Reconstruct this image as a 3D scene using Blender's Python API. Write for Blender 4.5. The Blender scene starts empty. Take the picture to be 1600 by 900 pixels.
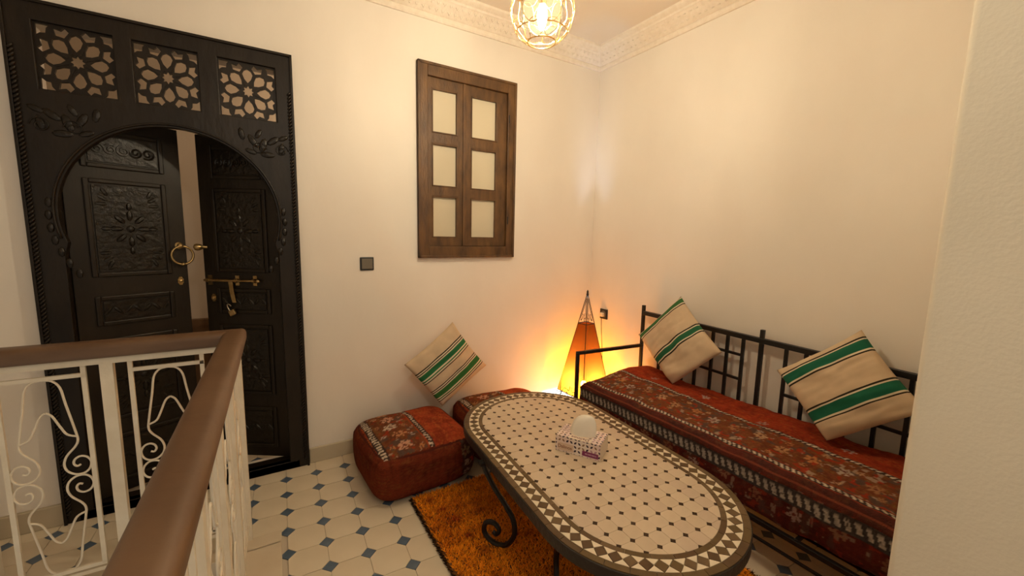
import bpy, bmesh, math, random
import numpy as np
from mathutils import Matrix, Vector, noise
from mathutils.geometry import delaunay_2d_cdt
random.seed(7); np.random.seed(7)
PI = math.pi
SC = bpy.context.scene
COL = SC.collection

# ------------------------------------------------------------------ camera
cam = bpy.data.cameras.new('camera'); cam_o = bpy.data.objects.new('camera', cam); COL.objects.link(cam_o)
cam.sensor_width = 36.0; cam.lens = 636.3/1600*36; cam.clip_start = 0.02
def cam_rot(y, p, r):
    cy, sy, cp, sp, cr, sr = math.cos(y), math.sin(y), math.cos(p), math.sin(p), math.cos(r), math.sin(r)
    fwd = Vector((sy*cp, cy*cp, sp)); right = Vector((cy, -sy, 0)); up = right.cross(fwd)
    r2 = right*cr+up*sr; u2 = up*cr-right*sr
    return Matrix(((r2.x, u2.x, -fwd.x), (r2.y, u2.y, -fwd.y), (r2.z, u2.z, -fwd.z)))
cam_o.matrix_world = Matrix.Translation((0, 0, 1.5)) @ cam_rot(math.radians(31.685), math.radians(-7.284), math.radians(1.181)).to_4x4()
SC.camera = cam_o

# ------------------------------------------------------------------ world, lamps, exposure
w = bpy.data.worlds.new('world'); SC.world = w; w.use_nodes = True
w.node_tree.nodes['Background'].inputs[0].default_value = (1.0, .885, .715, 1)
w.node_tree.nodes['Background'].inputs[1].default_value = 0.40
SC.view_settings.view_transform = 'Standard'; SC.view_settings.look = 'None'
SC.view_settings.gamma = 1; SC.view_settings.use_curve_mapping = False
SC.view_settings.exposure = 0.06
PEND_STRENGTH = 1150      # emission of the pendant's bulb
LAMP_STRENGTH = 2700       # emission of the floor lantern's bulb
def point(name, loc, watts, col, r):
    l = bpy.data.lights.new(name, 'POINT'); l.energy = watts; l.color = col; l.shadow_soft_size = r
    o = bpy.data.objects.new(name, l); o.location = loc; COL.objects.link(o)
point('gallery_lamp', (0.35, -1.1, 2.75), 34, (1, .87, .70), .12)
point('bedroom_lamp', (1.15, 3.35, 2.35), 15, (1, .80, .58), .06)

# ------------------------------------------------------------------ helpers
WM = {}
class MB:
    def __init__(s): s.v = []; s.f = []
    def add(s, vs, fs, M=None):
        n = len(s.v)
        s.v += [tuple(M @ Vector(p)) if M else tuple(p) for p in vs]
        s.f += [tuple(i+n for i in f) for f in fs]; return s
    def box(s, a, b, M=None):
        x0, y0, z0 = a; x1, y1, z1 = b
        return s.add([(x0,y0,z0),(x1,y0,z0),(x1,y1,z0),(x0,y1,z0),(x0,y0,z1),(x1,y0,z1),(x1,y1,z1),(x0,y1,z1)],
            [(3,2,1,0),(4,5,6,7),(0,1,5,4),(1,2,6,5),(2,3,7,6),(3,0,4,7)], M)
    def prism(s, poly, z0, z1, M=None, inset=0.0, tz=None):
        n = len(poly); cx = sum(p[0] for p in poly)/n; cy = sum(p[1] for p in poly)/n
        vs = [(x, y, z0) for x, y in poly]+[(x, y, z1) for x, y in poly]
        fs = [tuple(range(n-1, -1, -1)), tuple(range(n, 2*n))]+[(i, (i+1) % n, n+(i+1) % n, n+i) for i in range(n)]
        return s.add(vs, fs, M)
    def tube(s, path, r, seg=8, closed=False, M=None, caps=True, flat=None):
        P = [Vector(p) for p in path]; n = len(P); vs = []; fs = []
        up = None
        for i, p in enumerate(P):
            a = P[(i-1) % n] if (closed or i > 0) else P[i]
            b = P[(i+1) % n] if (closed or i < n-1) else P[i]
            t = (b-a).normalized()
            if up is None:
                up = Vector((0,0,1)) if abs(t.z) < .9 else Vector((1,0,0))
            up = (up-t*up.dot(t))
            if up.length < 1e-5: up = t.orthogonal()
            up.normalize(); sd = t.cross(up)
            rr = r(i/(n-1)) if callable(r) else r
            for k in range(seg):
                an = 2*PI*(k+.5)/seg
                vs.append(p+up*rr*math.sin(an)+sd*rr*math.cos(an))
        m = n if closed else n-1
        for i in range(m):
            j = (i+1) % n
            for k in range(seg):
                fs.append((i*seg+k, i*seg+(k+1) % seg, j*seg+(k+1) % seg, j*seg+k))
        if caps and not closed:
            fs.append(tuple(range(seg-1, -1, -1))); fs.append(tuple((n-1)*seg+k for k in range(seg)))
        return s.add(vs, fs, M)
    def lathe(s, prof, seg=16, M=None):
        vs = []; fs = []; n = len(prof)
        for r, z in prof:
            for k in range(seg):
                a = 2*PI*k/seg; vs.append((r*math.cos(a), r*math.sin(a), z))
        for i in range(n-1):
            for k in range(seg):
                fs.append((i*seg+k, i*seg+(k+1) % seg, (i+1)*seg+(k+1) % seg, (i+1)*seg+k))
        fs.append(tuple(range(seg-1, -1, -1))); fs.append(tuple((n-1)*seg+k for k in range(seg)))
        return s.add(vs, fs, M)
    def ball(s, c, r, M=None, seg=14):
        rx, ry, rz = r if isinstance(r, tuple) else (r, r, r)
        pr = [(max(1e-4, math.cos(a)), math.sin(a)) for a in np.linspace(-PI/2, PI/2, seg//2+1)]
        T = Matrix.Translation(c) @ Matrix.Diagonal((rx, ry, rz, 1))
        return s.lathe(pr, seg, (M @ T) if M else T)
    def plate(s, outer, holes, z0, z1, M=None):
        """plate with holes: outline and holes are 2-D polygons"""
        pts = []; faces = []; loops = []
        for poly in [outer]+holes:
            b = len(pts); pts += [Vector(p) for p in poly]; faces.append(list(range(b, b+len(poly))))
        ov, oe, of, _, _, orig = delaunay_2d_cdt(pts, [], faces, 2, 1e-6)
        keep = [f for f, o in zip(of, orig) if o and all(i == 0 for i in o)]
        n = len(ov)
        vs = [(p.x, p.y, z0) for p in ov]+[(p.x, p.y, z1) for p in ov]
        fs = [tuple(i+n for i in f) for f in keep]+[tuple(reversed(f)) for f in keep]
        ed = {}
        for f in keep:
            for i in range(len(f)):
                ed[(f[i], f[(i+1) % len(f)])] = 1
        for (a, b) in list(ed):
            if (b, a) not in ed: fs.append((a, b, b+n, a+n))
        return s.add(vs, fs, M)
    def mesh(s, name):
        me = bpy.data.meshes.new(name); me.from_pydata([tuple(p) for p in s.v], [], s.f); me.update(); return me

def props(o, label=None, cat=None, group=None, kind=None):
    if label: o['label'] = label
    if cat: o['category'] = cat
    if group: o['group'] = group
    if kind: o['kind'] = kind
    return o
def empty(name, loc=(0,0,0), rz=0, **k):
    o = bpy.data.objects.new(name, None); COL.objects.link(o); o.location = loc; o.rotation_euler = (0,0,rz)
    o.empty_display_size = .1
    WM[o] = Matrix.Translation(loc) @ Matrix.Rotation(rz, 4, 'Z')
    return props(o, **k)
def link(name, me, m, parent=None, world=True, smooth=False, bevel=0, M=None, **k):
    """world=True: the mesh is written in world coordinates and moved into the parent's"""
    o = bpy.data.objects.new(name, me); COL.objects.link(o)
    if m is not None and not me.materials: me.materials.append(m)
    if M is not None and world: me.transform(M)
    if parent is not None:
        o.parent = parent
        if world: me.transform(WM[parent].inverted())
        WM[o] = WM[parent].copy()
    else: WM[o] = Matrix()
    if smooth: me.shade_smooth() if smooth is True else me.shade_smooth()
    if smooth == 'auto' or (smooth and smooth is not True):
        try: me.set_sharp_from_angle(angle=math.radians(40))
        except Exception: pass
    if bevel:
        b = o.modifiers.new('bevel', 'BEVEL'); b.width = bevel; b.segments = 2; b.limit_method = 'ANGLE'; b.angle_limit = .6
    return props(o, **k)
def part(name, mb, m, parent=None, **k): return link(name, mb.mesh(name), m, parent, **k)
def inst(name, me, parent, loc, rz=0):
    o = bpy.data.objects.new(name, me); COL.objects.link(o); o.parent = parent; o.location = loc; o.rotation_euler = (0,0,rz); return o
def smoothpath(pts, n=6, closed=False):
    P = [Vector(p if len(p) == 3 else (p[0], p[1], 0)) for p in pts]; out = []; L = len(P)
    for i in range(L if closed else L-1):
        g = (lambda j: P[j % L]) if closed else (lambda j: P[max(0, min(L-1, j))])
        a, b, c, d = g(i-1), g(i), g(i+1), g(i+2)
        for k in range(n):
            t = k/n
            out.append(.5*((2*b)+(c-a)*t+(2*a-5*b+4*c-d)*t*t+(3*b-a-3*c+d)*t**3))
    if not closed: out.append(P[-1])
    return out

# ------------------------------------------------------------------ materials
def mat(name, col, rough=.5, metal=0, var=None, scale=6, detail=4, bump=0, bscale=40, stretch=None, spec=.5, coat=0, coords='Object', bdetail=6):
    m = bpy.data.materials.new(name); m.use_nodes = True; nt = m.node_tree; N = nt.nodes; L = nt.links
    b = N['Principled BSDF']; b.inputs['Base Color'].default_value = (*col, 1); b.inputs['Roughness'].default_value = rough
    b.inputs['Metallic'].default_value = metal; b.inputs['Specular IOR Level'].default_value = spec
    if coat: b.inputs['Coat Weight'].default_value = coat; b.inputs['Coat Roughness'].default_value = .15
    tc = N.new('ShaderNodeTexCoord'); mp = N.new('ShaderNodeMapping')
    L.new(tc.outputs[coords], mp.inputs[0])
    if stretch: mp.inputs['Scale'].default_value = stretch
    if var:
        nz = N.new('ShaderNodeTexNoise'); nz.inputs['Scale'].default_value = scale; nz.inputs['Detail'].default_value = detail
        L.new(mp.outputs[0], nz.inputs['Vector'])
        r = N.new('ShaderNodeValToRGB'); e = r.color_ramp.elements
        e[0].position = .3; e[1].position = .7; e[0].color = (*var, 1); e[1].color = (*col, 1)
        L.new(nz.outputs['Fac'], r.inputs[0]); L.new(r.outputs[0], b.inputs['Base Color'])
    if bump:
        nz = N.new('ShaderNodeTexNoise'); nz.inputs['Scale'].default_value = bscale; nz.inputs['Detail'].default_value = bdetail
        L.new(mp.outputs[0], nz.inputs['Vector'])
        bp = N.new('ShaderNodeBump'); bp.inputs['Strength'].default_value = bump; bp.inputs['Distance'].default_value = .01
        L.new(nz.outputs['Fac'], bp.inputs['Height']); L.new(bp.outputs[0], b.inputs['Normal'])
    return m
def attr_mat(name, rough=.9, bump=.3, bscale=300, spec=.2, sheen=0):
    m = bpy.data.materials.new(name); m.use_nodes = True; nt = m.node_tree; N = nt.nodes; L = nt.links
    b = N['Principled BSDF']; b.inputs['Roughness'].default_value = rough; b.inputs['Specular IOR Level'].default_value = spec
    if sheen: b.inputs['Sheen Weight'].default_value = sheen
    a = N.new('ShaderNodeAttribute'); a.attribute_name = 'Col'; L.new(a.outputs['Color'], b.inputs['Base Color'])
    if bump:
        tc = N.new('ShaderNodeTexCoord'); nz = N.new('ShaderNodeTexNoise'); nz.inputs['Scale'].default_value = bscale
        L.new(tc.outputs['Object'], nz.inputs['Vector']); bp = N.new('ShaderNodeBump')
        bp.inputs['Strength'].default_value = bump; bp.inputs['Distance'].default_value = .004
        L.new(nz.outputs['Fac'], bp.inputs['Height']); L.new(bp.outputs[0], b.inputs['Normal'])
    return m
def set_colors(me, cols):
    a = me.color_attributes.new('Col', 'FLOAT_COLOR', 'POINT')
    c = np.ones((len(me.vertices), 4), dtype=np.float32); c[:, :3] = cols
    a.data.foreach_set('color', c.ravel())
M_wall = mat('lime_plaster', (.83,.77,.69), .75, var=(.74,.67,.585), scale=1.3, detail=11, stretch=(1,1,.55), bump=.16, bscale=14, bdetail=8, spec=.3)
M_pillar = mat('rough_plaster', (.78,.73,.62), .8, var=(.73,.68,.57), scale=2.5, detail=8, bump=.14, bscale=90, spec=.2)
M_ceil = mat('ceiling_paint', (.80,.71,.60), .8, var=(.76,.67,.56), scale=1.5, bump=.1, bscale=20)
M_corn = mat('carved_plaster', (.83,.75,.64), .8, var=(.76,.67,.55), scale=30, bump=.25, bscale=60)
M_door = mat('dark_varnished_wood', (.018,.0115,.006), .40, var=(.010,.006,.003), scale=9, bump=.25, bscale=26, spec=.30, stretch=(1,1,.35))
M_carve = mat('carved_dark_wood', (.014,.009,.0045), .30, var=(.007,.0045,.002), scale=30, bump=.55, bscale=40, spec=.34)
M_wood = mat('window_wood', (.150,.070,.020), .5, var=(.050,.021,.006), scale=9, detail=9, bump=.35, bscale=40, stretch=(2.2,2.2,.7))
M_rail = mat('handrail_wood', (.165,.092,.048), .45, var=(.105,.054,.026), scale=4, detail=6, bump=.08, bscale=25, stretch=(1,1,3))
M_white = mat('white_enamel', (.80,.72,.58), .42, var=(.72,.63,.48), scale=12, bump=.12, bscale=60)
M_iron = mat('black_iron', (.012,.010,.009), .42, metal=.3, bump=.2, bscale=50)
M_iron2 = mat('brown_iron', (.022,.014,.010), .45, metal=.2, bump=.3, bscale=60)
M_brass = mat('old_brass', (.50,.36,.17), .32, metal=1, var=(.33,.22,.09), scale=30)
M_steel = mat('padlock_steel', (.45,.38,.28), .35, metal=1)
M_pane = mat('frosted_glass', (.62,.55,.41), .28, var=(.58,.51,.37), scale=2)
M_stone = mat('skirting_stone', (.53,.46,.34), .5, var=(.43,.36,.25), scale=4, detail=6)
M_grout = mat('floor_grout', (.52,.45,.35), .8)
M_tile = mat('cream_floor_tile', (.72,.63,.48), .38, var=(.62,.53,.39), scale=3, detail=6)
M_blue = mat('blue_floor_tile', (.10,.145,.205), .35, var=(.07,.105,.16), scale=20)
M_tgrout = mat('table_grout', (.50,.40,.28), .8)
M_tt = [mat('table_tile_%s' % n, c, .35, var=tuple(x*.9 for x in c), scale=14) for n, c in (('sand', (.60,.475,.335)), ('cream', (.625,.50,.36)), ('blush', (.575,.45,.33)), ('pale', (.635,.51,.365)))]
M_tcream = mat('table_cream_tile', (.74,.64,.48), .35)
M_tbrown = [mat('table_brown_tile_%s' % n, c, .45, spec=.3, var=tuple(x*.75 for x in c), scale=30) for n, c in (('umber', (.115,.064,.026)), ('olive', (.135,.083,.030)), ('dun', (.155,.095,.042)))]
M_tdot = mat('table_dot_tile', (.045,.022,.009), .5, spec=.25)
M_kilim = attr_mat('kilim_wool', .95, .8, 200, .06)
M_pile = attr_mat('rug_pile', .95, 0, spec=.1)
M_backing = mat('rug_backing', (.16,.06,.012), .95)
M_card = attr_mat('printed_card', .55, 0, spec=.35)
M_tissue = mat('tissue_paper', (.86,.80,.68), .9, bump=.15, bscale=30)
M_plast = mat('grey_plastic', (.15,.125,.09), .4)
M_black = mat('black_plastic', (.012,.011,.010), .4)
M_cord = mat('cord', (.03,.02,.012), .6)
M_bedwall = mat('bedroom_plaster', (.72,.62,.50), .8)
M_panel = mat('brown_wainscot', (.16,.085,.035), .6)

# ------------------------------------------------------------------ room shell
YB, XR, H = 2.81, 2.59, 3.06
tf = lambda: Matrix(((1,0,0,0),(0,0,-1,0),(0,1,0,0),(0,0,0,1)))   # plate (x,z) drawn in xy, thickness along -y
def wallM(y): return Matrix.Translation((0, y, 0)) @ tf()
mb = MB().plate([(-2.7,-.3),(2.75,-.3),(2.75,3.3),(-2.7,3.3)], [[(-.86,0),(.16,0),(.16,2.44),(-.86,2.44)], [(.98,1.37),(1.69,1.37),(1.69,2.62),(.98,2.62)]], -.2, 0, wallM(YB))
part('wall_back', mb, M_wall, kind='structure')
part('wall_right', MB().box((XR, .25, -.3), (XR+.16, YB+.2, 3.3)), M_wall, kind='structure')
part('wall_left', MB().box((-2.86, -2.5, -.3), (-2.7, YB+.2, 3.3)), M_wall, kind='structure')
# thick pier on the right, with rounded plaster corners
mb = MB(); r = .018; pl = []
for cx, cy, a0 in ((1.49+r, .33-r, 90), (1.49+r, -.7+r, 180), (2.75, -.7, None), (2.75, .33, None)):
    if a0 is None: pl.append((cx, cy))
    else: pl += [(cx+r*math.cos(math.radians(a0+t)), cy+r*math.sin(math.radians(a0+t))) for t in (0,22.5,45,67.5,90)]
mb.prism(pl[::-1] if False else pl, -.3, 3.3)
o = part('wall_front', mb, M_pillar, kind='structure', smooth='auto')
part('ceiling', MB().box((-2.86, -2.5, H), (2.75, YB+.2, H+.1)), M_ceil, kind='structure')
# cornice: mouldings and a sloping carved band, mitred in the corner
prof = [(0,2.925),(.012,2.925),(.018,2.935),(.022,2.952),(.020,2.958),(.030,2.962),(.105,3.018),(.112,3.018),(.118,3.030),(.135,3.036),(.150,3.045),(.152,3.06),(0,3.06)]
def cornice(name, run):
    vs = []; n = len(prof)
    for d, z in prof: vs.append((-2.7, YB-d, z) if run == 'x' else (XR-d, .25, z))
    for d, z in prof: vs.append((XR-d, YB-d, z))
    fs = [(i, (i+1) % n, n+(i+1) % n, n+i) for i in range(n)]+[tuple(range(n)), tuple(range(2*n-1, n-1, -1))]
    me_ = MB().add(vs, fs); return part(name, me_, M_corn, kind='structure')
for nm, run in (('trim_1', 'x'), ('trim_2', 'y')):
    o = cornice(nm, run)
    # carved leaf bosses along the band (one joined relief)
    mb = MB(); k = 0; t = .10
    while t < (4.6 if run == 'x' else 2.3):
        for row in range(2):
            d = .05+.036*row; z = 2.977+.027*row
            for s in (-1, 1):
                a = s*(.6 if (k+row) % 2 else 1.0)
                p = (XR-t-(.018*s), YB-d, z) if run == 'x' else (XR-d, YB-t-(.018*s), z)
                R = Matrix.Translation(p) @ (Matrix.Rotation(0 if run == 'x' else PI/2, 4, 'Z')) @ Matrix.Rotation(-.64, 4, 'X') @ Matrix.Rotation(a, 4, 'Z')
                mb.ball((0,0,0), (.006,.017,.0045), R, 6)
        t += .045; k += 1
    part('carved_relief', mb, M_corn, o, smooth=True, kind='stuff')

# floor: slabs with a stair void to the left, tiles laid on top
G = math.radians(-2.2); U = Vector((math.cos(G), math.sin(G), 0)); V = Vector((-math.sin(G), math.cos(G), 0)); P = .166
O0 = Vector((.224, 2.502, 0))
fl = MB().box((-2.7, 2.12, -.25), (2.75, 4.9, -.006)).box((-.2, -2.5, -.25), (2.75, 2.12, -.006))
floor = part('floor', fl, M_grout, kind='structure')
c = .036; g = .0012; h = P/2
octo = [(-h+c,-h+g),(h-c,-h+g),(h-g,-h+c),(h-g,h-c),(h-c,h-g),(-h+c,h-g),(-h+g,h-c),(-h+g,-h+c)]
dia = [(c-.002,0),(0,c-.002),(-c+.002,0),(0,-c+.002)]
def rotp(pl): return [(x*U.x+y*V.x, x*U.y+y*V.y) for x, y in pl]
me_o = MB().prism(rotp(octo), -.008, 0).mesh('tile'); me_o.materials.append(M_tile)
me_d = MB().prism(rotp(dia), -.008, -.0004).mesh('inlay_tile'); me_d.materials.append(M_blue)
rest_o = MB(); rest_d = MB()
for i in range(-19, 17):
    for j in range(-20, 9):
        for kind, (ox, oy) in (('o', (.5, .5)), ('d', (0, 0))):
            p = O0+U*P*(i+ox)+V*P*(j+oy)
            if not (-2.6 < p.x < 2.65 and p.y < 3.9): continue
            if p.y < 2.22 and p.x < -.03: continue
            near = (p.y < 2.9 and -1.3 < p.x < .75 and p.y > 1.4) or (1.65 < p.x < 2.5 and .45 < p.y < 1.2) or (p.y<1.4 and p.y>.9 and .0<p.x<.75)
            if near: inst('tile' if kind == 'o' else 'inlay_tile', me_o if kind == 'o' else me_d, floor, (p.x, p.y, random.uniform(-.0006, .0004)))
            else: (rest_o if kind == 'o' else rest_d).prism(rotp(octo if kind == 'o' else dia), -.008, -.0002, Matrix.Translation(p))
part('tile', rest_o, M_tile, floor, kind='stuff'); part('inlay_tile', rest_d, M_blue, floor, kind='stuff')
# low stone kerb under the balustrade
KR = Matrix.Translation((-.105, 2.2, 0)) @ Matrix.Rotation(math.radians(-1.5), 4, 'Z')
part('trim_3', MB().box((-.11, -4.2, -.25), (.125, -.09, .012), KR).box((-2.5, -.10, -.25), (.125, -.005, .012), KR), mat('kerb_stone', (.66,.57,.43), .45, var=(.56,.46,.33), scale=5), kind='structure', bevel=.003)

def skirting(name, a, b):
    o = part(name, MB().box(a, b), M_stone, kind='structure', bevel=.004)
    return o
skirting('baseboard_back', (.205, YB-.016, 0), (XR, YB, .10))
skirting('baseboard_left', (-2.7, YB-.02, 0), (-.915, YB, .11))
skirting('baseboard_right', (XR-.016, .3, 0), (XR, YB-.016, .10))

# room behind the door
part('wall_bedroom', MB().box((-2.2, 4.0, -.1), (1.6, 4.1, 3.3)).box((-2.2, 3.01, -.1), (-1.9, 4.0, 3.3)).box((1.4, 3.01, -.1), (1.6, 4.0, 3.3)), M_bedwall, kind='structure')
part('trim_4', MB().box((-1.9, 3.95, 0), (1.4, 4.0, .775)).box((-1.9, 3.94, .75), (1.4, 4.0, .80)), M_panel, kind='structure')
part('ceiling_bedroom', MB().box((-2.2, 3.01, 3.0), (1.6, 4.1, 3.1)), M_bedwall, kind='structure')

# ------------------------------------------------------------------ door
door = empty('door_1', (-.355, 2.8, 0), label='tall black-brown carved double door with horseshoe arch, standing ajar', kind='structure')
YD = 2.785
arch = []
xc, zc, ra = -.355, 1.565, .452
for a in np.linspace(-18, 198, 45): arch.append((xc+ra*math.cos(math.radians(a)), zc+ra*math.sin(math.radians(a))))
hole = arch+[(xc-.445, 1.36), (xc-.45, .05), (xc+.45, .05), (xc+.445, 1.36)]
sq = [(-.822,-.556), (-.49,-.232), (-.149,.117)]
zt0, zt1 = 2.118, 2.412
sqh = [[(a, zt0), (b, zt0), (b, zt1), (a, zt1)] for a, b in sq]
part('frame', MB().plate([(-.912,0),(.2,0),(.2,2.49),(-.912,2.49)], [hole]+sqh, -.04, 0, wallM(YD)), M_door, door, bevel=.003)
mb = MB()
for x0, x1, z0, z1 in ((-.914,-.902,0,2.497),(.19,.203,0,2.497),(-.914,.203,2.484,2.497)):
    mb.box((x0, YD-.012, z0), (x1, YD+.02, z1))
part('edge_moulding', mb, M_door, door, bevel=.002)
def rope(x):
    mb = MB(); z = .06
    while z < 2.30:
        R = Matrix.Translation((x, YD-.006, z)) @ Matrix.Rotation(.7, 4, 'Y')
        mb.ball((0,0,0), (.007,.008,.017), R, 6); z += .019
    return mb
part('rope_moulding', rope(.182), M_door, door, smooth=True); part('rope_moulding', rope(-.893), M_door, door, smooth=True)
# arch lip and side carving
lip = [(x, YD-.004, z) for x, z in [(xc+(ra+.014)*math.cos(math.radians(a)), zc+(ra+.014)*math.sin(math.radians(a))) for a in np.linspace(-15, 195, 50)]]
part('arch_moulding', MB().tube(lip, .0055, 6), M_door, door, smooth=True)
mb = MB()
for s in (-1, 1):
    for k in range(7):
        a = math.radians(8-7*k)
        mb.ball((xc+s*(ra+.032)*math.cos(a), YD-.002, zc-.02+(ra+.03)*math.sin(a)), (.013,.0045,.024), None, 8)
def leafspray(mb, cx, cz, sx):
    for k, (dx, dz, rot, L) in enumerate([(0,0,.3,.055),(.05,.03,.9,.05),(-.05,.02,-.5,.05),(.02,-.05,1.6,.05),(-.06,-.04,-1.2,.04),(.09,-.01,.2,.045),(.1,.05,1.1,.04),(-.1,.05,-.2,.045),(-.02,.06,.5,.04)]):
        R = Matrix.Translation((cx+sx*dx, YD-.001, cz+dz)) @ Matrix.Rotation(sx*rot, 4, 'Y')
        mb.ball((0,0,0), (L*.34,.0035,L*.75), R, 8)
    for q in range(2):
        sp = [(cx+sx*(-.02+.11*q)+.035*(1-t*.7)*math.cos(9*t)*sx, YD-.003, cz-.02+.035*(1-t*.7)*math.sin(9*t)) for t in np.linspace(0, 1, 24)]
        mb.tube(sp, .003, 5)
leafspray(mb, -.74, 1.98, -1); leafspray(mb, .04, 1.98, 1)
part('spandrel_carving', mb, M_carve, door, smooth=True)
# transom lattices: eight-fold stars cut through a board
def lattice(x0, x1):
    cx = (x0+x1)/2; cz = (zt0+zt1)/2; sx = (x1-x0)/2; sz = (zt1-zt0)/2; H_ = []
    H_.append([((.21 if k % 2 == 0 else .135)*math.cos(k*PI/8), (.21 if k % 2 == 0 else .135)*math.sin(k*PI/8)) for k in range(16)])
    def pol(a, pts): return [(r*math.cos(a)-t*math.sin(a), r*math.sin(a)+t*math.cos(a)) for r, t in pts]
    for k in range(8):
        H_.append(pol(k*PI/4, [(.30,0),(.43,-.115),(.61,-.185),(.74,-.12),(.81,0),(.74,.12),(.61,.185),(.43,.115)]))
        pp = pol(k*PI/4+PI/8, [(.71,0),(.83,-.185),(1.04,-.15),(.93,0),(1.04,.15),(.83,.185)])
        H_.append([(max(-.96, min(.96, x)), max(-.96, min(.96, y))) for x, y in pp])
    for sgx in (-1, 1):
        for sgy in (-1, 1):
            q = [(.96,.96),(.62,.96),(.70,.86),(.72,.72),(.86,.70),(.96,.62)]
            q = [(x*sgx, y*sgy) for x, y in q]; H_.append(q if sgx*sgy > 0 else q[::-1])
    T = lambda poly: [(cx+x*sx, cz+y*sz) for x, y in poly]
    mb = MB().plate(T([(-1.02,-1.02),(1.02,-1.02),(1.02,1.02),(-1.02,1.02)]), [T(q) for q in H_], -.014, 0, wallM(YD+.018))
    for k in range(8):   # raised ribs
        a = k*PI/4+PI/8
        mb.box((-.004, -.004, .24*sx), (.004, .0, .6*sx), Matrix.Translation((cx, YD+.018, cz)) @ Matrix.Rotation(a, 4, 'Y'))
    return mb
for a, b in sq: part('lattice', lattice(a, b), M_door, door)
part('sill', MB().box((-.86, YD, 0), (.15, YD+.10, .05)), M_door, door, bevel=.004)
part('lining', MB().box((-.86, YD+.04, .05), (-.805, YD+.2, 2.09)).box((.10, YD+.04, .05), (.16, YD+.2, 2.09)).box((-.86, YD+.04, 2.06), (.16, YD+.2, 2.115)), M_door, door)
# door leaves in their own frames: u from hinge, z up, n towards the room
def leaf(hx, hy, ux, uy, mirror):
    u = Vector((ux, uy, 0)).normalized(); n = Vector((u.y, -u.x, 0))
    if n.y > 0: n = -n
    M = Matrix(((u.x, n.x, 0, hx), (u.y, n.y, 0, hy), (0, 0, 1, 0), (0, 0, 0, 1)))   # local (u, n, z)
    W = .475
    slab = part('leaf', MB().box((0, -.04, .055), (W, 0, 2.055), M), M_door, door, bevel=.003)
    def ring(a, b, z0, z1, t, d0, d1):
        m_ = MB()
        for (p, q) in (((a, z0), (a+t, z1)), ((b-t, z0), (b, z1)), ((a+t, z0), (b-t, z0+t)), ((a+t, z1-t), (b-t, z1))):
            m_.box((p[0], d0, p[1]), (q[0], d1, q[1]), M)
        return m_
    for (z0, z1, car) in ((1.80, 1.99, 'top'), (1.245, 1.745, 'star'), (.99, 1.145, 'bar'), (.47, .92, 'star2'), (.12, .39, 'bar')):
        a, b = .07, W-.075
        fr = part('panel', ring(a, b, z0, z1, .022, 0, .010), M_door, slab, bevel=.006)
        cm = MB().box((a+.03, 0, z0+.03), (b-.03, .006, z1-.03), M)
        cx, cz = (a+b)/2, (z0+z1)/2
        if car.startswith('star'):
            for k in range(8):
                al = k*PI/4
                for rr, L, wd in ((.062, .03, .014), (.105, .022, .012)):
                    if rr > .1 and k % 2: continue
                    R = M @ Matrix.Translation((cx+rr*math.sin(al)*.9, .006, cz+rr*math.cos(al)*1.1)) @ Matrix.Rotation(al, 4, 'Y')
                    cm.ball((0,0,0), (wd, .010, L), R, 6)
            cm.ball((cx, .006, cz), (.018, .010, .018), M, 8)
            for sx_ in (-1, 1):
                for sz_ in (-1, 1):
                    for q in range(3):
                        R = M @ Matrix.Translation((cx+sx_*(.09+.008*q), .005, cz+sz_*((z1-z0)/2-.065-.03*q))) @ Matrix.Rotation(sx_*sz_*(.5+q*.5), 4, 'Y')
                        cm.ball((0,0,0), (.011, .007, .026), R, 6)
        elif car == 'top':
            for q in range(5):
                sp = [(cx-.10+.05*q+.028*(1-.8*t)*math.cos(10*t+q), .006, cz+.028*(1-.8*t)*math.sin(10*t+q)) for t in np.linspace(0, 1, 22)]
                cm.tube(sp, .0055, 5, M=M)
        else:
            for q in range(7):
                R = M @ Matrix.Translation((cx-.12+.04*q, .006, cz)) @ Matrix.Rotation(.7*(-1)**q, 4, 'Y')
                cm.ball((0,0,0), (.010, .006, .028), R, 6)
        part('carving', cm, M_carve, door, smooth='auto')
    return slab, M
slabL, ML = leaf(-.802, 2.845, math.sin(math.radians(64.5)), math.cos(math.radians(64.5)), False)
slabR, MR = leaf(.098, 2.845, -math.sin(math.radians(57)), math.cos(math.radians(57)), True)
def torus(R, r, c, M, plane='xz', seg=28):
    return MB().tube([(c[0]+R*math.cos(a), c[1], c[2]+R*math.sin(a)) for a in np.linspace(0, 2*PI, seg, endpoint=False)], r, 8, True, M)
kn = torus(.052, .0065, (.445, .030, 1.35), ML)
kn.ball((.445, .03, 1.298), (.013,.011,.011), ML, 8)
part('ring_knocker', kn, M_brass, slabL, smooth=True, label='brass ring knocker')
part('knocker_mount', MB().lathe([(.020,0),(.020,.005),(.012,.010),(.010,.03),(.013,.034),(.002,.042)], 12, ML @ Matrix.Translation((.44, 0, 1.405)) @ Matrix.Rotation(-PI/2, 4, 'X')), M_brass, slabL, smooth='auto')
def lock(M, u, z, par):
    m_ = MB().prism([(.016*math.cos(a)*(1 if k % 2 else .82), .026*math.sin(a)*(1 if k % 2 else .86)) for k, a in enumerate(np.linspace(0, 2*PI, 16, endpoint=False))], 0, .005, M @ Matrix.Translation((u, 0, z)) @ Matrix.Rotation(-PI/2, 4, 'X'))
    m_.lathe([(.009,0),(.009,.014),(.006,.016)], 12, M @ Matrix.Translation((u, 0, z)) @ Matrix.Rotation(-PI/2, 4, 'X'))
    part('lock', m_, M_brass, par, smooth='auto')
lock(ML, .435, 1.20, slabL); lock(MR, .425, 1.085, slabR)
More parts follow.
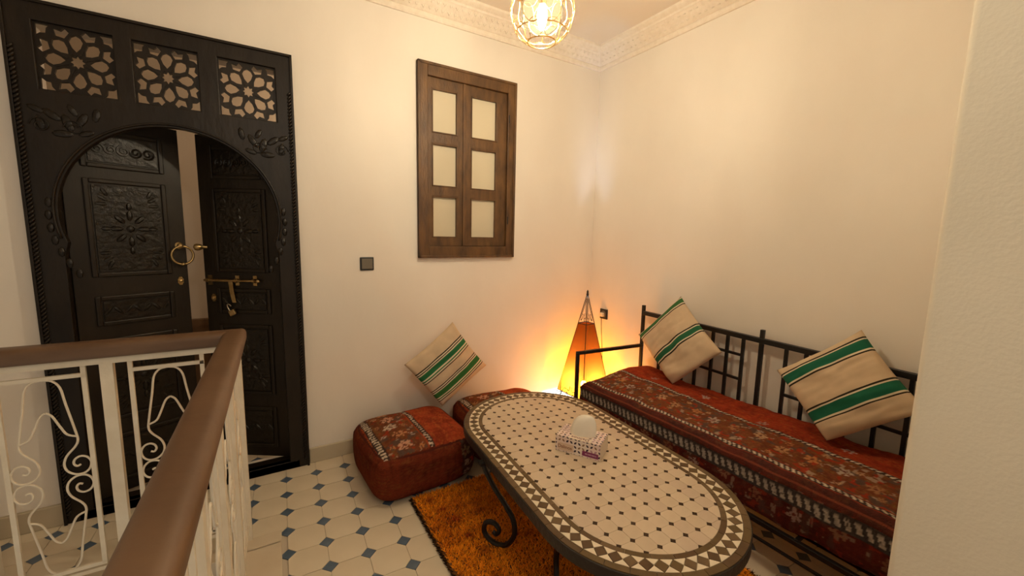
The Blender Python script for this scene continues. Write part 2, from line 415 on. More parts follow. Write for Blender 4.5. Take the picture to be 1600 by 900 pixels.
part('pull_knob', MB().lathe([(.010,0),(.009,.018),(.013,.024),(.020,.036),(.022,.050),(.017,.062),(.004,.068)], 14, MR @ Matrix.Translation((.447, 0, 1.395)) @ Matrix.Rotation(-PI/2, 4, 'X') @ Matrix.Rotation(.9, 4, 'Y')), M_brass, slabR, smooth='auto', label='brass door knob')
bo = MB().tube([(.465, .020, 1.195), (.14, .020, 1.195)], .0075, 8, M=MR)
bo.ball((.135, .02, 1.195), (.016,.012,.012), MR, 10)
part('bolt', bo, M_brass, slabR, smooth='auto', label='sliding brass bolt')
for u_ in (.44, .27, .16):
    b_ = MB().box((u_-.012, 0, 1.165), (u_+.012, .006, 1.225), MR)
    b_.tube([(u_-.008, .020, 1.195), (u_+.008, .020, 1.195)], .0125, 10, M=MR)
    part('bolt_bracket', b_, M_brass, slabR, smooth='auto')
ha = MB()
for (u0, z0), (u1, z1) in (((.305, 1.19), (.30, 1.13)), ((.30, 1.13), (.288, 1.06))):
    ha.prism([(u0-.013, z0), (u0+.013, z0), (u1+.012, z1), (u1-.012, z1)], .016, .020, MR @ Matrix(((1,0,0,0),(0,0,1,0),(0,1,0,0),(0,0,0,1))))
part('hasp', ha, M_brass, slabR)
pad = empty('padlock', tuple(MR @ Vector((.30, .03, 1.0))), label='small brass padlock hanging open from the hasp of the right door leaf', cat='padlock')
PM = MR @ Matrix.Translation((.298, .028, 1.0)) @ Matrix.Rotation(.45, 4, 'Y')
part('body', MB().box((-.019, -.008, -.018), (.019, .008, .016), PM), M_brass, pad, bevel=.003)
part('shackle', MB().tube([PM @ Vector(p) for p in smoothpath([(.010,0,.014),(.011,0,.040),(.004,0,.056),(-.006,0,.052),(-.011,0,.038)], 5)], .0034, 8), M_steel, pad, smooth=True, label='steel shackle')

# ------------------------------------------------------------------ window
win = empty('window_1', (1.335, 2.8, 1.33), label='brown wooden casement window with six frosted panes', kind='structure')
x0, x1, z0, z1 = .945, 1.725, 1.332, 2.652
fw = MB()
for a, b in (((x0, z0), (x0+.072, z1)), ((x1-.072, z0), (x1, z1)), ((x0+.072, z0), (x1-.072, z0+.085)), ((x0+.072, z1-.085), (x1-.072, z1))):
    fw.box((a[0], 2.782, a[1]), (b[0], 2.88, b[1]))
part('frame', fw, M_wood, win, bevel=.004)
bead = MB()
for a, b in (((x0, z0), (x0+.018, z1)), ((x1-.018, z0), (x1, z1)), ((x0, z0), (x1, z0+.018)), ((x0, z1-.018), (x1, z1))):
    bead.box((a[0], 2.774, a[1]), (b[0], 2.80, b[1]))
part('frame_bead', bead, M_wood, win, bevel=.004)
rows = [(1.478, 1.772), (1.838, 2.132), (2.203, 2.497)]
for s, (sa, sb, ga, gb) in enumerate(((1.017, 1.296, 1.052, 1.245), (1.300, 1.653, 1.352, 1.568))):
    sash = MB().plate([(sa, 1.418), (sb, 1.418), (sb, 2.566), (sa, 2.566)], [[(ga, r0), (gb, r0), (gb, r1), (ga, r1)] for r0, r1 in rows], -.04, 0, wallM(2.802))
    sh = part('sash', sash, M_wood, win, bevel=.003)
    for r0, r1 in rows:
        bd = MB()
        for a, b in (((ga, r0), (ga+.008, r1)), ((gb-.008, r0), (gb, r1)), ((ga, r0), (gb, r0+.008)), ((ga, r1-.008), (gb, r1))):
            bd.box((a[0], 2.800, a[1]), (b[0], 2.825, b[1]))
        part('glazing_bead', bd, M_wood, sh, bevel=.002)
        part('pane', MB().box((ga-.004, 2.822, r0-.004), (gb+.004, 2.827, r1+.004)), M_pane, sh)
part('astragal', MB().box((1.284, 2.792, 1.42), (1.306, 2.81, 2.566)), M_wood, win, bevel=.004)
for zz in (1.62, 2.38): part('hinge', MB().tube([(1.664, 2.785, zz-.03), (1.664, 2.785, zz+.03)], .006, 8), M_iron, win)

# ------------------------------------------------------------------ wall fittings
sw = empty('light_switch', (.596, YB, 1.297), label='square grey light switch on the wall between door and window', cat='switch')
swp = part('plate', MB().box((.552, YB-.009, 1.253), (.640, YB, 1.341)), M_black, sw, bevel=.004)
part('rocker', MB().add([(.562,YB-.011,1.263),(.630,YB-.017,1.263),(.630,YB-.017,1.331),(.562,YB-.011,1.331),(.562,YB-.006,1.263),(.630,YB-.006,1.263),(.630,YB-.006,1.331),(.562,YB-.006,1.331)], [(0,1,2,3),(7,6,5,4),(0,4,5,1),(1,5,6,2),(2,6,7,3),(3,7,4,0)]), M_plast, swp, bevel=.002)
so = empty('wall_socket', (XR, 2.617, .825), label='dark wall socket with a plug above the lantern, right of its tip', cat='socket')
sop = part('plate', MB().box((XR-.010, 2.572, .780), (XR, 2.662, .870)), M_black, so, bevel=.004)
part('insert', MB().lathe([(.030,0),(.030,.006),(.027,.008)], 20, Matrix.Translation((XR-.008, 2.617, .825)) @ Matrix.Rotation(-PI/2, 4, 'Y')), M_plast, sop, smooth='auto')
part('plug', MB().box((XR-.045, 2.600, .805), (XR-.012, 2.640, .838)), M_white, so, bevel=.006)

# ------------------------------------------------------------------ pendant
PC = Vector((1.116, 1.6, 2.49))
pend = empty('pendant_lamp', PC, label='gilt wire globe pendant lamp with a lit bulb hanging from the ceiling', cat='lamp')
M_gilt = mat('gilt_wire', (.80,.55,.22), .25, metal=1)
RG = .143
def gl(th, ph): return PC+Vector((RG*math.cos(th)*math.cos(ph), RG*math.cos(th)*math.sin(ph), RG*1.0*math.sin(th)))
for row, (th, sz, n) in enumerate(((math.radians(48), .040, 8), (math.radians(16), .050, 10), (math.radians(-18), .050, 10), (math.radians(-48), .036, 9))):
    for k in range(n):
        ph = 2*PI*(k+.5*(row % 2))/n; pts = []
        for a in np.linspace(0, 2*PI, 18, endpoint=False):
            pts.append(gl(th+sz*math.sin(a)/RG*1.08, ph+sz*math.cos(a)/RG/max(.3, math.cos(th))*.88))
        part('wire_loop', MB().tube(pts, .0016, 5, True), M_gilt, pend, smooth=True)
for th in (-64, 66):
    t_ = math.radians(th); part('wire_ring', MB().tube([gl(t_, a) for a in np.linspace(0, 2*PI, 32, endpoint=False)], .003, 6, True), M_gilt, pend, smooth=True)
t_ = math.radians(-38); part('wire_ring', MB().tube([gl(t_, a) for a in np.linspace(0, 2*PI, 40, endpoint=False)], .0022, 6, True), M_gilt, pend, smooth=True)
m = bpy.data.materials.new('lamp_glass'); m.use_nodes = True; nt = m.node_tree; nt.nodes.clear()
out = nt.nodes.new('ShaderNodeOutputMaterial'); mx = nt.nodes.new('ShaderNodeMixShader'); tr = nt.nodes.new('ShaderNodeBsdfTransparent'); gs = nt.nodes.new('ShaderNodeBsdfGlossy')
fr = nt.nodes.new('ShaderNodeLayerWeight'); fr.inputs[0].default_value = .06; gs.inputs['Roughness'].default_value = .08; tr.inputs[0].default_value = (.98,.94,.86,1)
tl = nt.nodes.new('ShaderNodeBsdfTranslucent'); tl.inputs[0].default_value = (1,.86,.62,1); m2_ = nt.nodes.new('ShaderNodeMixShader'); m2_.inputs[0].default_value = .004; nt.links.new(tr.outputs[0], m2_.inputs[1]); nt.links.new(tl.outputs[0], m2_.inputs[2]); nt.links.new(fr.outputs['Fresnel'], mx.inputs[0]); nt.links.new(m2_.outputs[0], mx.inputs[1]); nt.links.new(gs.outputs[0], mx.inputs[2]); nt.links.new(mx.outputs[0], out.inputs[0])
part('glass_globe', MB().lathe([(max(.002, .094*math.cos(a)), .094*math.sin(a)) for a in np.linspace(-PI/2, 1.15, 18)], 28, Matrix.Translation(PC)), m, pend, smooth=True)
def emis(name, col, st):
    m = bpy.data.materials.new(name); m.use_nodes = True; nt = m.node_tree; nt.nodes.clear()
    e = nt.nodes.new('ShaderNodeEmission'); e.inputs[0].default_value = (*col, 1); e.inputs[1].default_value = st
    o_ = nt.nodes.new('ShaderNodeOutputMaterial'); nt.links.new(e.outputs[0], o_.inputs[0]); return m
part('bulb', MB().lathe([(.001,-.078),(.007,-.074),(.014,-.060),(.020,-.040),(.0225,-.018),(.019,.004),(.012,.026)], 16, Matrix.Translation(PC)), emis('warm_bulb', (1, .88, .665), PEND_STRENGTH), pend, smooth=True)
part('lamp_holder', MB().lathe([(.015,.026),(.018,.04),(.018,.085),(.030,.09),(.062,.128),(.062,.134),(.01,.14)], 16, Matrix.Translation(PC)), M_gilt, pend, smooth='auto')
part('cord', MB().tube([PC+Vector((0,0,.13)), Vector((PC.x, PC.y, H-.02))], .004, 8), M_cord, pend)
part('canopy', MB().lathe([(.055,0),(.055,-.006),(.04,-.022),(.006,-.03)][::-1], 20, Matrix.Translation((PC.x, PC.y, H))), M_gilt, pend, smooth='auto')

# ------------------------------------------------------------------ floor lantern
LC = Vector((2.335, 2.565, 0)); lan = empty('floor_lantern', LC, label='tall pyramid iron lantern with glowing orange skin in the corner', cat='lamp')
TIP, RB = 1.036, .268
A0 = math.atan2(-LC.y, -LC.x)      # one edge faces the room
def lp(z, k, f=1.0):
    r = RB*(TIP-z)/TIP*f; a = A0+k*PI/2
    return LC+Vector((r*math.cos(a), r*math.sin(a), z))
ZS, ZB = .775, .17
mb = MB()
for k in range(4): mb.tube([lp(0, k), lp(TIP, k)], .0034, 6)
for z in (ZS, ZB, .012): mb.tube([lp(z, k) for k in range(4)], .004, 6, True)
part('frame', mb, M_iron, lan)
part('finial', MB().lathe([(.008,-.03),(.011,-.01),(.007,.0),(.010,.008),(.002,.026)], 10, Matrix.Translation((LC.x, LC.y, TIP))), M_iron, lan, smooth=True)
def face_pt(k, s, z):   # s in -1..1 across face k
    return lp(z, k).lerp(lp(z, k+1), (s+1)/2)
for k in range(4):
    for sg in (-1, 1):
        mb = MB()
        mb.tube([face_pt(k, sg*s, z) for s, z in [(p.x, p.y) for p in smoothpath([(0,.985),(.35,.93),(.62,.87),(.72,.825),(.5,.80),(.25,.815),(.22,.845),(.42,.85)], 5)]], .0020, 5)
        part('top_scroll', mb, M_iron, lan, smooth=True)
        mb = MB()
        mb.tube([face_pt(k, sg*s, z) for s, z in [(p.x, p.y) for p in smoothpath([(.9,.235),(.7,.15),(.45,.09),(.2,.09),(.12,.14),(.25,.18),(.38,.15),(.3,.12)], 5)]], .0035, 5)
        part('foot_scroll', mb, M_iron, lan, smooth=True); mb = MB()
        mb.tube([face_pt(k, sg*s, z) for s, z in [(p.x, p.y) for p in smoothpath([(.08,.24),(.12,.20),(.55,.20),(.75,.06),(.85,.03)], 5)]], .0035, 5)
        part('foot_scroll', mb, M_iron, lan, smooth=True)
m = bpy.data.materials.new('orange_skin'); m.use_nodes = True; nt = m.node_tree; nt.nodes.clear()
out = nt.nodes.new('ShaderNodeOutputMaterial'); mx = nt.nodes.new('ShaderNodeMixShader'); tr = nt.nodes.new('ShaderNodeBsdfTransparent'); df = nt.nodes.new('ShaderNodeBsdfTranslucent')
tr.inputs[0].default_value = (.42,.112,.0008,1); df.inputs[0].default_value = (.40,.15,.010,1); mx.inputs[0].default_value = .15
nt.links.new(tr.outputs[0], mx.inputs[1]); nt.links.new(df.outputs[0], mx.inputs[2]); nt.links.new(mx.outputs[0], out.inputs[0])
for k in range(4):
    mb = MB(); vs = []; fs = []
    n1, n2 = 8, 8
    for i in range(n1+1):
        for j in range(n2+1): vs.append(face_pt(k, -1+2*j/n2, ZB+(ZS-ZB)*i/n1))
    for i in range(n1):
        for j in range(n2): q = i*(n2+1)+j; fs.append((q, q+1, q+n2+2, q+n2+1))
    part('skin_panel', mb.add(vs, fs), m, lan, label='translucent orange skin panel')
part('bulb', MB().ball((LC.x, LC.y, .235), (.026,.026,.030)), emis('cool_bulb', (.74,.85,1.0), LAMP_STRENGTH), lan, smooth=True)
up = bpy.data.lights.new('added_lantern_beam', 'SPOT'); up.energy = 150; up.color = (.48, .66, 1.0); up.spot_size = math.radians(22); up.spot_blend = 1.0; up.shadow_soft_size = .01  # added spot, stands in for the bulb's own light leaving the open top
up_o = bpy.data.objects.new('added_lantern_beam', up); COL.objects.link(up_o); up_o.location = (LC.x, LC.y, .975)
up_o.rotation_euler = (Vector((2.575, 2.795, 2.95))-Vector((LC.x, LC.y, .975))).to_track_quat('-Z', 'Y').to_euler()
part('bulb_holder', MB().lathe([(.016,.206),(.02,.19),(.02,.14),(.012,.135)][::-1], 12, Matrix.Translation((LC.x, LC.y, 0))).tube([lp(.15, 0), lp(.15, 2)], .004, 6).tube([lp(.15, 1), lp(.15, 3)], .004, 6), M_iron, lan, smooth='auto')
part('power_cord', MB().tube(smoothpath([(XR-.03, 2.62, .81), (XR-.045, 2.60, .72), (XR-.04, 2.575, .45), (XR-.03, 2.56, .15), (XR-.06, 2.56, .02), (2.45, 2.54, .015), (2.35, 2.565, .02), (2.335, 2.565, .14)], 6), .0028, 6), M_cord, lan, smooth=True)

# ------------------------------------------------------------------ kilim pattern
def vnoise(x, y, s):
    X = x*s; Y = y*s; i = np.floor(X).astype(int); j = np.floor(Y).astype(int); fx = X-i; fy = Y-j
    fx = fx*fx*(3-2*fx); fy = fy*fy*(3-2*fy)
    hsh = lambda a, b: (np.sin(a*127.1+b*311.7)*43758.5453) % 1.0
    return (hsh(i, j)*(1-fx)+hsh(i+1, j)*fx)*(1-fy)+(hsh(i, j+1)*(1-fx)+hsh(i+1, j+1)*fx)*fy
def mixc(c, col, a): return c*(1-a[:, None])+np.array(col)[None]*a[:, None]
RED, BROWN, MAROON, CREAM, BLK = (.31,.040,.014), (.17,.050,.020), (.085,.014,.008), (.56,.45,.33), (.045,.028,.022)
def base_wool(u, v, col, dark):
    n = .4*vnoise(u, v*3, 9)+.35*vnoise(u*1.6, v*.5, 40)+.25*vnoise(u*.5, v*2, 150)
    c = np.tile(np.array(col), (len(u), 1)); c = mixc(c, dark, np.clip((n-.38)*2.6, 0, 1)*.85)
    m = .5*vnoise(u*.6+3, v*4, 26)+.5*vnoise(u+9, v, 120)
    c = mixc(c, (col[0]*1.15, col[1]*2.1, col[2]*1.5), np.clip((m-.55)*3.2, 0, 1)*.7)
    return c*(.8+.4*vnoise(u, v, 260))[:, None]
def braid(c, u, v, v0, v1, p=.032, lite=CREAM, dark=BLK, slant=1.0):
    inb = (v > v0) & (v < v1)
    t = (v-v0)/(v1-v0); cell = np.floor(u/p+slant*.35*t).astype(int); ph = (u/p+slant*.35*t) % 1.0
    hs = lambda k: (np.sin(cell*12.9898+k)*43758.5453) % 1.0
    a_ = .10+.12*hs(1); b_ = .88-.14*hs(2)
    k = np.clip((t-a_)/(b_-a_), 0, 1); bow = .22*np.sin(PI*k)*(1 if slant >= 0 else -1)
    w_ = (np.abs(ph-.5-bow*.3) < .23+.08*hs(3)) & (t > a_) & (t < b_) & (vnoise(u, v, 170) > .14)
    c[inb] = np.array(dark)*(.6+.8*vnoise(u, v, 200)[inb])[:, None]; c[inb & w_] = np.array(lite)*(.65+.6*vnoise(u, v, 140)[inb & w_])[:, None]
    return c
def worn(c, u, v, amt=1.0):
    """small scattered figures and worn dark patches in the patterned field"""
    n = vnoise(u+3, v+5, 34); f = vnoise(u, v, 110)
    c = mixc(c, (.075,.055,.042), np.clip((n-.60)*6, 0, 1)*.75*amt)
    n2 = vnoise(u+11, v+2, 42); c = mixc(c, (.34,.24,.16), ((n2 > .80) & (f > .35)).astype(float)*.8*amt)
    n3 = vnoise(u+21, v+8, 48); c = mixc(c, (.30,.03,.012), ((n3 > .80)).astype(float)*.8*amt)
    return c
def flowers(c, u, v, vc, p, R, pal, u0=0, jit=.01, sx=1.0):
    k = np.floor((u-u0)/p); cu = u0+(k+.5)*p; ii = k.astype(int)
    jv = vc+jit*np.sin(ii*2.3); du = (u-cu)*sx; dv = v-jv
    r = np.hypot(du, dv); a = np.arctan2(dv, du)
    rad = R*(.42+.58*np.abs(np.cos(3*a+ii)))
    hit = (r < rad) & (vnoise(u, v, 150) > .33) & ~((r < R*.22))
    for q, colr in enumerate(pal):
        s = hit & ((ii % len(pal)) == q); c[s] = np.array(colr)
    ctr = r < R*.2; c[ctr] = np.array((.12,.03,.02))
    return c
PAL = [(.38,.20,.09), (.42,.17,.06), (.36,.28,.22), (.30,.14,.06), (.42,.25,.13)]

# ------------------------------------------------------------------ iron bench and its long cushion
bench = empty('iron_bench', (2.2, 1.25, 0), label='black wrought iron bench with lattice back along the right wall', cat='bench')
BX, FX, YL, YR2 = 2.53, 1.872, 2.14, .352
def bar(a, b, t): 
    a = Vector(a); b = Vector(b); d = (b-a); L = d.length; q = d.to_track_quat('Z', 'Y').to_matrix().to_4x4()
    return MB().box((-t/2, -t/2, 0), (t/2, t/2, L), Matrix.Translation(a) @ q)
def ib(name, a, b, t=.022): return part(name, bar(a, b, t), M_iron, bench, bevel=.002)
ib('post', (BX, YL-.01, 0), (BX, YL-.01, .985)); ib('post', (BX, 1.238, .1), (BX, 1.238, .975)); ib('post', (BX, YR2, 0), (BX, YR2, .96))
ib('leg', (FX, YL-.01, 0), (FX, YL-.01, .69)); ib('leg', (FX, YR2, 0), (FX, YR2, .69)); ib('leg', (FX+.02, 1.24, 0), (FX+.02, 1.24, .25), .02)
ib('top_rail', (BX, YL-.01, .925), (BX, YR2, .892), .030)
ib('armrest', (FX, YL+.0, .685), (BX, YL-.01, .665), .024); ib('armrest', (FX, YR2, .685), (BX, YR2, .665), .024)
for y in (1.345, 1.445, 1.545, 1.66, 1.76, 1.86, 1.96): ib('back_bar', (BX, y, .30), (BX, y, .905), .018)
for y in (1.10, 1.0, .9, .8, .68, .567, .46): ib('back_bar', (BX, y, .30), (BX, y, .89), .018)
for z, d in ((.79, 0), (.635, 0)):
    ib('cross_bar', (BX, 1.345, z), (BX, 1.96, z+.01), .016); ib('cross_bar', (BX, 1.10, z-.012), (BX, .46, z-.022), .016)
for a, b in (((FX, YL-.02, .235), (FX, YR2, .235)), ((BX, YL-.02, .30), (BX, YR2, .30)), ((FX, YL-.01, .235), (BX, YL-.01, .30)), ((FX, YR2, .235), (BX, YR2, .30))): ib('seat_rail', a, b, .022)
ib('stretcher', (FX+.005, YL-.01, .145), (FX+.005, YR2, .15), .012)
for y in (1.9, 1.6, 1.3, 1.0, .7): ib('seat_slat', (FX, y, .24), (BX, y, .30), .016)

def cushion_bench():
    prof = []           # (x, z): up the front, over the top, down the back
    prof += [(1.896-.004*math.sin(t*3), .262+.165*t) for t in np.linspace(0, 1, 42, endpoint=False)]
    prof += [(1.932-.038*math.cos(a), .438+.052*math.sin(a)) for a in np.linspace(0, PI/2, 18, endpoint=False)]
    prof += [(1.932+.555*t, .490+.030*math.sin(t*PI*.75)+.006*t) for t in np.linspace(0, 1, 120, endpoint=False)]
    prof += [(2.487+.026*math.sin(a), .500+.017*math.cos(a)) for a in np.linspace(0, PI/2, 8)]
    prof += [(2.513, .45), (2.51, .32)]
    prof = np.array(prof); s = np.concatenate([[0], np.cumsum(np.hypot(*np.diff(prof, axis=0).T))])
    ny = 330; Y = np.linspace(2.118, .372, ny); n = len(prof)
    uu = np.repeat(2.118-Y, n); ss = np.tile(s, ny)
    X = np.tile(prof[:, 0], ny); Z = np.tile(prof[:, 1], ny); Yv = np.repeat(Y, n)
    top = np.clip((Z-.44)/.05, 0, 1); edge = np.minimum(uu, 1.746-uu)
    Z = Z+top*(.020*(vnoise(uu, ss, 5)-.5)+.010*(vnoise(uu, ss, 13)-.5)+.004*(vnoise(uu, ss, 45)-.5)-.05*np.exp(-edge/.022)+.022*np.exp(-((uu-.12)/.10)**2)*np.clip((X-2.15)/.2, 0, 1))
    X = X+(1-top)*.018*(vnoise(uu, ss, 8)-.5)*(ss < .24)
    Z = Z+np.where(ss < .05, (.05-ss)/.05*(.008*np.sin(uu*13)+.006*np.sin(uu*31)), 0)
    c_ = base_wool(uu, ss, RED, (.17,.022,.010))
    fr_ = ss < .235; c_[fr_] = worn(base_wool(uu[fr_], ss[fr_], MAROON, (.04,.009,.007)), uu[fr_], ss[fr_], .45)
    fld = (ss > .285) & (ss < .535); c_[fld] = worn(base_wool(uu[fld], ss[fld], BROWN, (.11,.030,.015)), uu[fld], ss[fld])
    c_ = np.where(fr_[:, None], flowers(c_.copy(), uu, ss, .085, .16, .035, [(.20,.09,.05), (.16,.06,.03), (.24,.15,.12)], .03, .02), c_)
    c2 = flowers(c_.copy(), uu, ss, .415, .118, .034, PAL, 0, .020); c2 = flowers(c2, uu, ss, .48, .14, .018, PAL[::-1], .05, .02); c2 = flowers(c2, uu, ss, .335, .14, .016, PAL[::-1], .02, .012)
    c_ = np.where(fld[:, None], c2, c_)
    rd = (ss > .575) & (ss < .74); c3 = flowers(c_.copy(), uu, ss, .63, .37, .03, [(.35,.20,.15), (.42,.30,.24)], .12, .03); c_ = np.where(rd[:, None], c3, c_)
    c_ = braid(c_, uu, ss, .112, .182, .034, (.33,.275,.22), (.045,.035,.03), 1.8)
    st = (ss > .188) & (ss < .245); c_[st] = base_wool(uu[st], ss[st], (.10,.022,.015), (.05,.02,.016))
    st = (ss > .205) & (ss < .214); c_[st] = (.20,.05,.025)
    c_ = braid(c_, uu, ss, .252, .283, .024, slant=2.4); c_ = braid(c_, uu, ss, .534, .562, .024, slant=-2.4)
    turn = (np.abs(uu-1.66) < .014) & (ss > .548); c4 = braid(c_.copy(), ss, uu, 1.646, 1.674, .024, slant=2.4); c_ = np.where(turn[:, None], c4, c_)
    vs = np.stack([X, Yv, Z], 1); f = []
    for j in range(ny-1):
        for i in range(n-1):
            q = j*n+i; f.append((q, q+1, q+n+1, q+n))
    f.append(tuple(range(n-1, -1, -1))); f.append(tuple((ny-1)*n+k for k in range(n)))
    f.append((0, n*(ny-1), n*ny-1, n-1))
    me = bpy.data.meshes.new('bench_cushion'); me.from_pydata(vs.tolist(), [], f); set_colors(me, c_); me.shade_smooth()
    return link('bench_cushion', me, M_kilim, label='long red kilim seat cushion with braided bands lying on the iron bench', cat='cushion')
cushion_bench()

# ------------------------------------------------------------------ poufs
def pouf(name, cx, cy, sx, sy, h, rz, label, seed):
    n = 72; V_ = []; F_ = []; C_ = []
    t = np.linspace(-1, 1, n); A, B = np.meshgrid(t, t, indexing='ij'); A = A.ravel(); B = B.ravel()
    for ax in ('top', 'x+', 'x-', 'y+', 'y-', 'bot'):
        one = np.ones_like(A)
        P_ = {'top': (A, B, one), 'bot': (A, -B, -one), 'x+': (one, A, B), 'x-': (-one, -A, B), 'y+': (-A, one, B), 'y-': (A, -one, B)}[ax]
        p = np.stack(P_, 1)
        q = np.sign(p)*np.abs(p)
        r = (np.abs(p)**5.5).sum(1)**(1/5.5); d = p/r[:, None]
        X = d[:, 0]*sx/2*(1+.03*(1-d[:, 2]**2)); Y = d[:, 1]*sy/2*(1+.03*(1-d[:, 2]**2)); Z = h/2+d[:, 2]*h/2
        k = (1-np.clip(np.abs(d[:, 0]), 0, 1)**2)*(1-np.clip(np.abs(d[:, 1]), 0, 1)**2)
        Z = Z+np.where(d[:, 2] > .5, .030*k-.018+.012*(vnoise(X+seed, Y, 9)-.5), 0)
        X = X+.010*(vnoise(Y+seed, Z, 9)-.5); Y = Y+.010*(vnoise(X+seed, Z, 9)-.5)
        if ax == 'top':
            u, v = Y+5, X+sx/2
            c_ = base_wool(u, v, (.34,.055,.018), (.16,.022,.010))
            f_ = (v > .05) & (v < sx*.49); c_[f_] = worn(base_wool(u[f_], v[f_], BROWN, (.10,.03,.016)), u[f_], v[f_])
            c2 = flowers(c_.copy(), u, v, sx*.30, .115, .045, [(.48,.22,.10), (.50,.38,.28), (.50,.26,.16)], .02, .012); c2 = flowers(c2, u, v, sx*.18, .13, .02, PAL, .06, .012); c2 = flowers(c2, u, v, sx*.42, .13, .02, PAL, .0, .012)
            c_ = np.where(f_[:, None], c2, c_)
            c_ = braid(c_, u, v, .040, .085, .026); c_ = braid(c_, u, v, sx*.50, sx*.50+.036, .026)
        else:
            u = (X if ax[0] == 'y' else Y)+7; v = Z+3
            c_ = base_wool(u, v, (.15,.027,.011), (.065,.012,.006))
            e_ = (u-7 > sx*.30) if ax[0] == 'y' else (np.abs(u-7) < .0)
            c_[e_] = worn(base_wool(u[e_], v[e_], (.065,.022,.018), (.03,.014,.012)), u[e_], v[e_])
            c2 = flowers(c_.copy(), u, v, 3+h*.62, .13, .038, [(.26,.20,.17), (.20,.13,.07)], .0, .02); c2 = flowers(c2, u, v, 3+h*.28, .11, .028, [(.15,.12,.05), (.24,.16,.12)], .02, .02)
            c_ = np.where(e_[:, None], c2, c_)
            seam = np.abs(vnoise(u*1.0, v, 24)-.5) < 0.0; c_[seam] = (.05,.01,.008)
            tq = (np.abs(Z-h*.88) < .004); c_[tq] = (.07,.016,.010)
        o = len(V_); b0 = sum(len(x) for x in V_)
        V_.append(np.stack([X, Y, Z], 1)); C_.append(c_)
        for i in range(n-1):
            for j in range(n-1):
                a = b0+i*n+j; F_.append((a, a+n, a+n+1, a+1))
    me = bpy.data.meshes.new(name); me.from_pydata(np.concatenate(V_).tolist(), [], F_); set_colors(me, np.concatenate(C_)); me.shade_smooth()
    bm = bmesh.new(); bm.from_mesh(me); bmesh.ops.remove_doubles(bm, verts=bm.verts, dist=.0006); bm.to_mesh(me); bm.free()
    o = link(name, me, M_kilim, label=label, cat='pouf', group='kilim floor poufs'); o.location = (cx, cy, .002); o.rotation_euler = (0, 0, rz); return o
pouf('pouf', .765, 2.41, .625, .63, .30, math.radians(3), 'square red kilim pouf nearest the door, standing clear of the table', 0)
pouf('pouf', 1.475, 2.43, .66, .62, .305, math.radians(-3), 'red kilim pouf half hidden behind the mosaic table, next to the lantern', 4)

# ------------------------------------------------------------------ striped cushions
def stripe_mat(name, stops, tint=(1,1,1)):
    m = bpy.data.materials.new(name); m.use_nodes = True; nt = m.node_tree; N = nt.nodes; L = nt.links; b = N['Principled BSDF']
    b.inputs['Roughness'].default_value = .95; b.inputs['Specular IOR Level'].default_value = .15
    uv = N.new('ShaderNodeUVMap'); uv.uv_map = 'UVMap'; sp = N.new('ShaderNodeSeparateXYZ'); L.new(uv.outputs[0], sp.inputs[0])
    r = N.new('ShaderNodeValToRGB'); cr = r.color_ramp; cr.interpolation = 'CONSTANT'
    for i, (p, c_) in enumerate(stops):
        e = cr.elements[i] if i < 1 else (cr.elements[1] if i == 1 else cr.elements.new(p))
        e.position = p; e.color = (*c_, 1)
    L.new(sp.outputs['Y'], r.inputs[0])
    nz = N.new('ShaderNodeTexNoise'); nz.inputs['Scale'].default_value = 14; tc = N.new('ShaderNodeTexCoord'); L.new(tc.outputs['Object'], nz.inputs['Vector'])
    mr = N.new('ShaderNodeMapRange'); mr.inputs['To Min'].default_value = .82; mr.inputs['To Max'].default_value = 1.08; L.new(nz.outputs['Fac'], mr.inputs['Value'])
    mx = N.new('ShaderNodeMix'); mx.data_type = 'RGBA'; mx.blend_type = 'MULTIPLY'; mx.inputs['Factor'].default_value = 1
    L.new(r.outputs[0], mx.inputs['A']); L.new(mr.outputs[0], mx.inputs['B']); L.new(mx.outputs['Result'], b.inputs['Base Color'])
    wv = N.new('ShaderNodeTexWave'); wv.inputs['Scale'].default_value = 90; wv.bands_direction = 'Y'; wv.inputs['Distortion'].default_value = 2; L.new(uv.outputs[0], wv.inputs['Vector'])
    bp = N.new('ShaderNodeBump'); bp.inputs['Strength'].default_value = .35; bp.inputs['Distance'].default_value = .003; L.new(wv.outputs['Fac'], bp.inputs['Height']); L.new(bp.outputs[0], b.inputs['Normal'])
    return m
CR, GR, DK, CW = (.66,.50,.335), (.018,.135,.075), (.035,.026,.015), (.74,.63,.46)
def band(a, b, many=False, g=GR):
    if many:
        return [(a,DK),(a+.016,CW),(a+.036,DK),(a+.052,CW),(a+.072,g),(b-.094,CW),(b-.072,g),(b-.052,CW),(b-.030,DK),(b-.012,CR)]
    return [(a,DK),(a+.018,CW),(a+.036,g),(b-.036,CW),(b-.018,DK),(b,CR)]
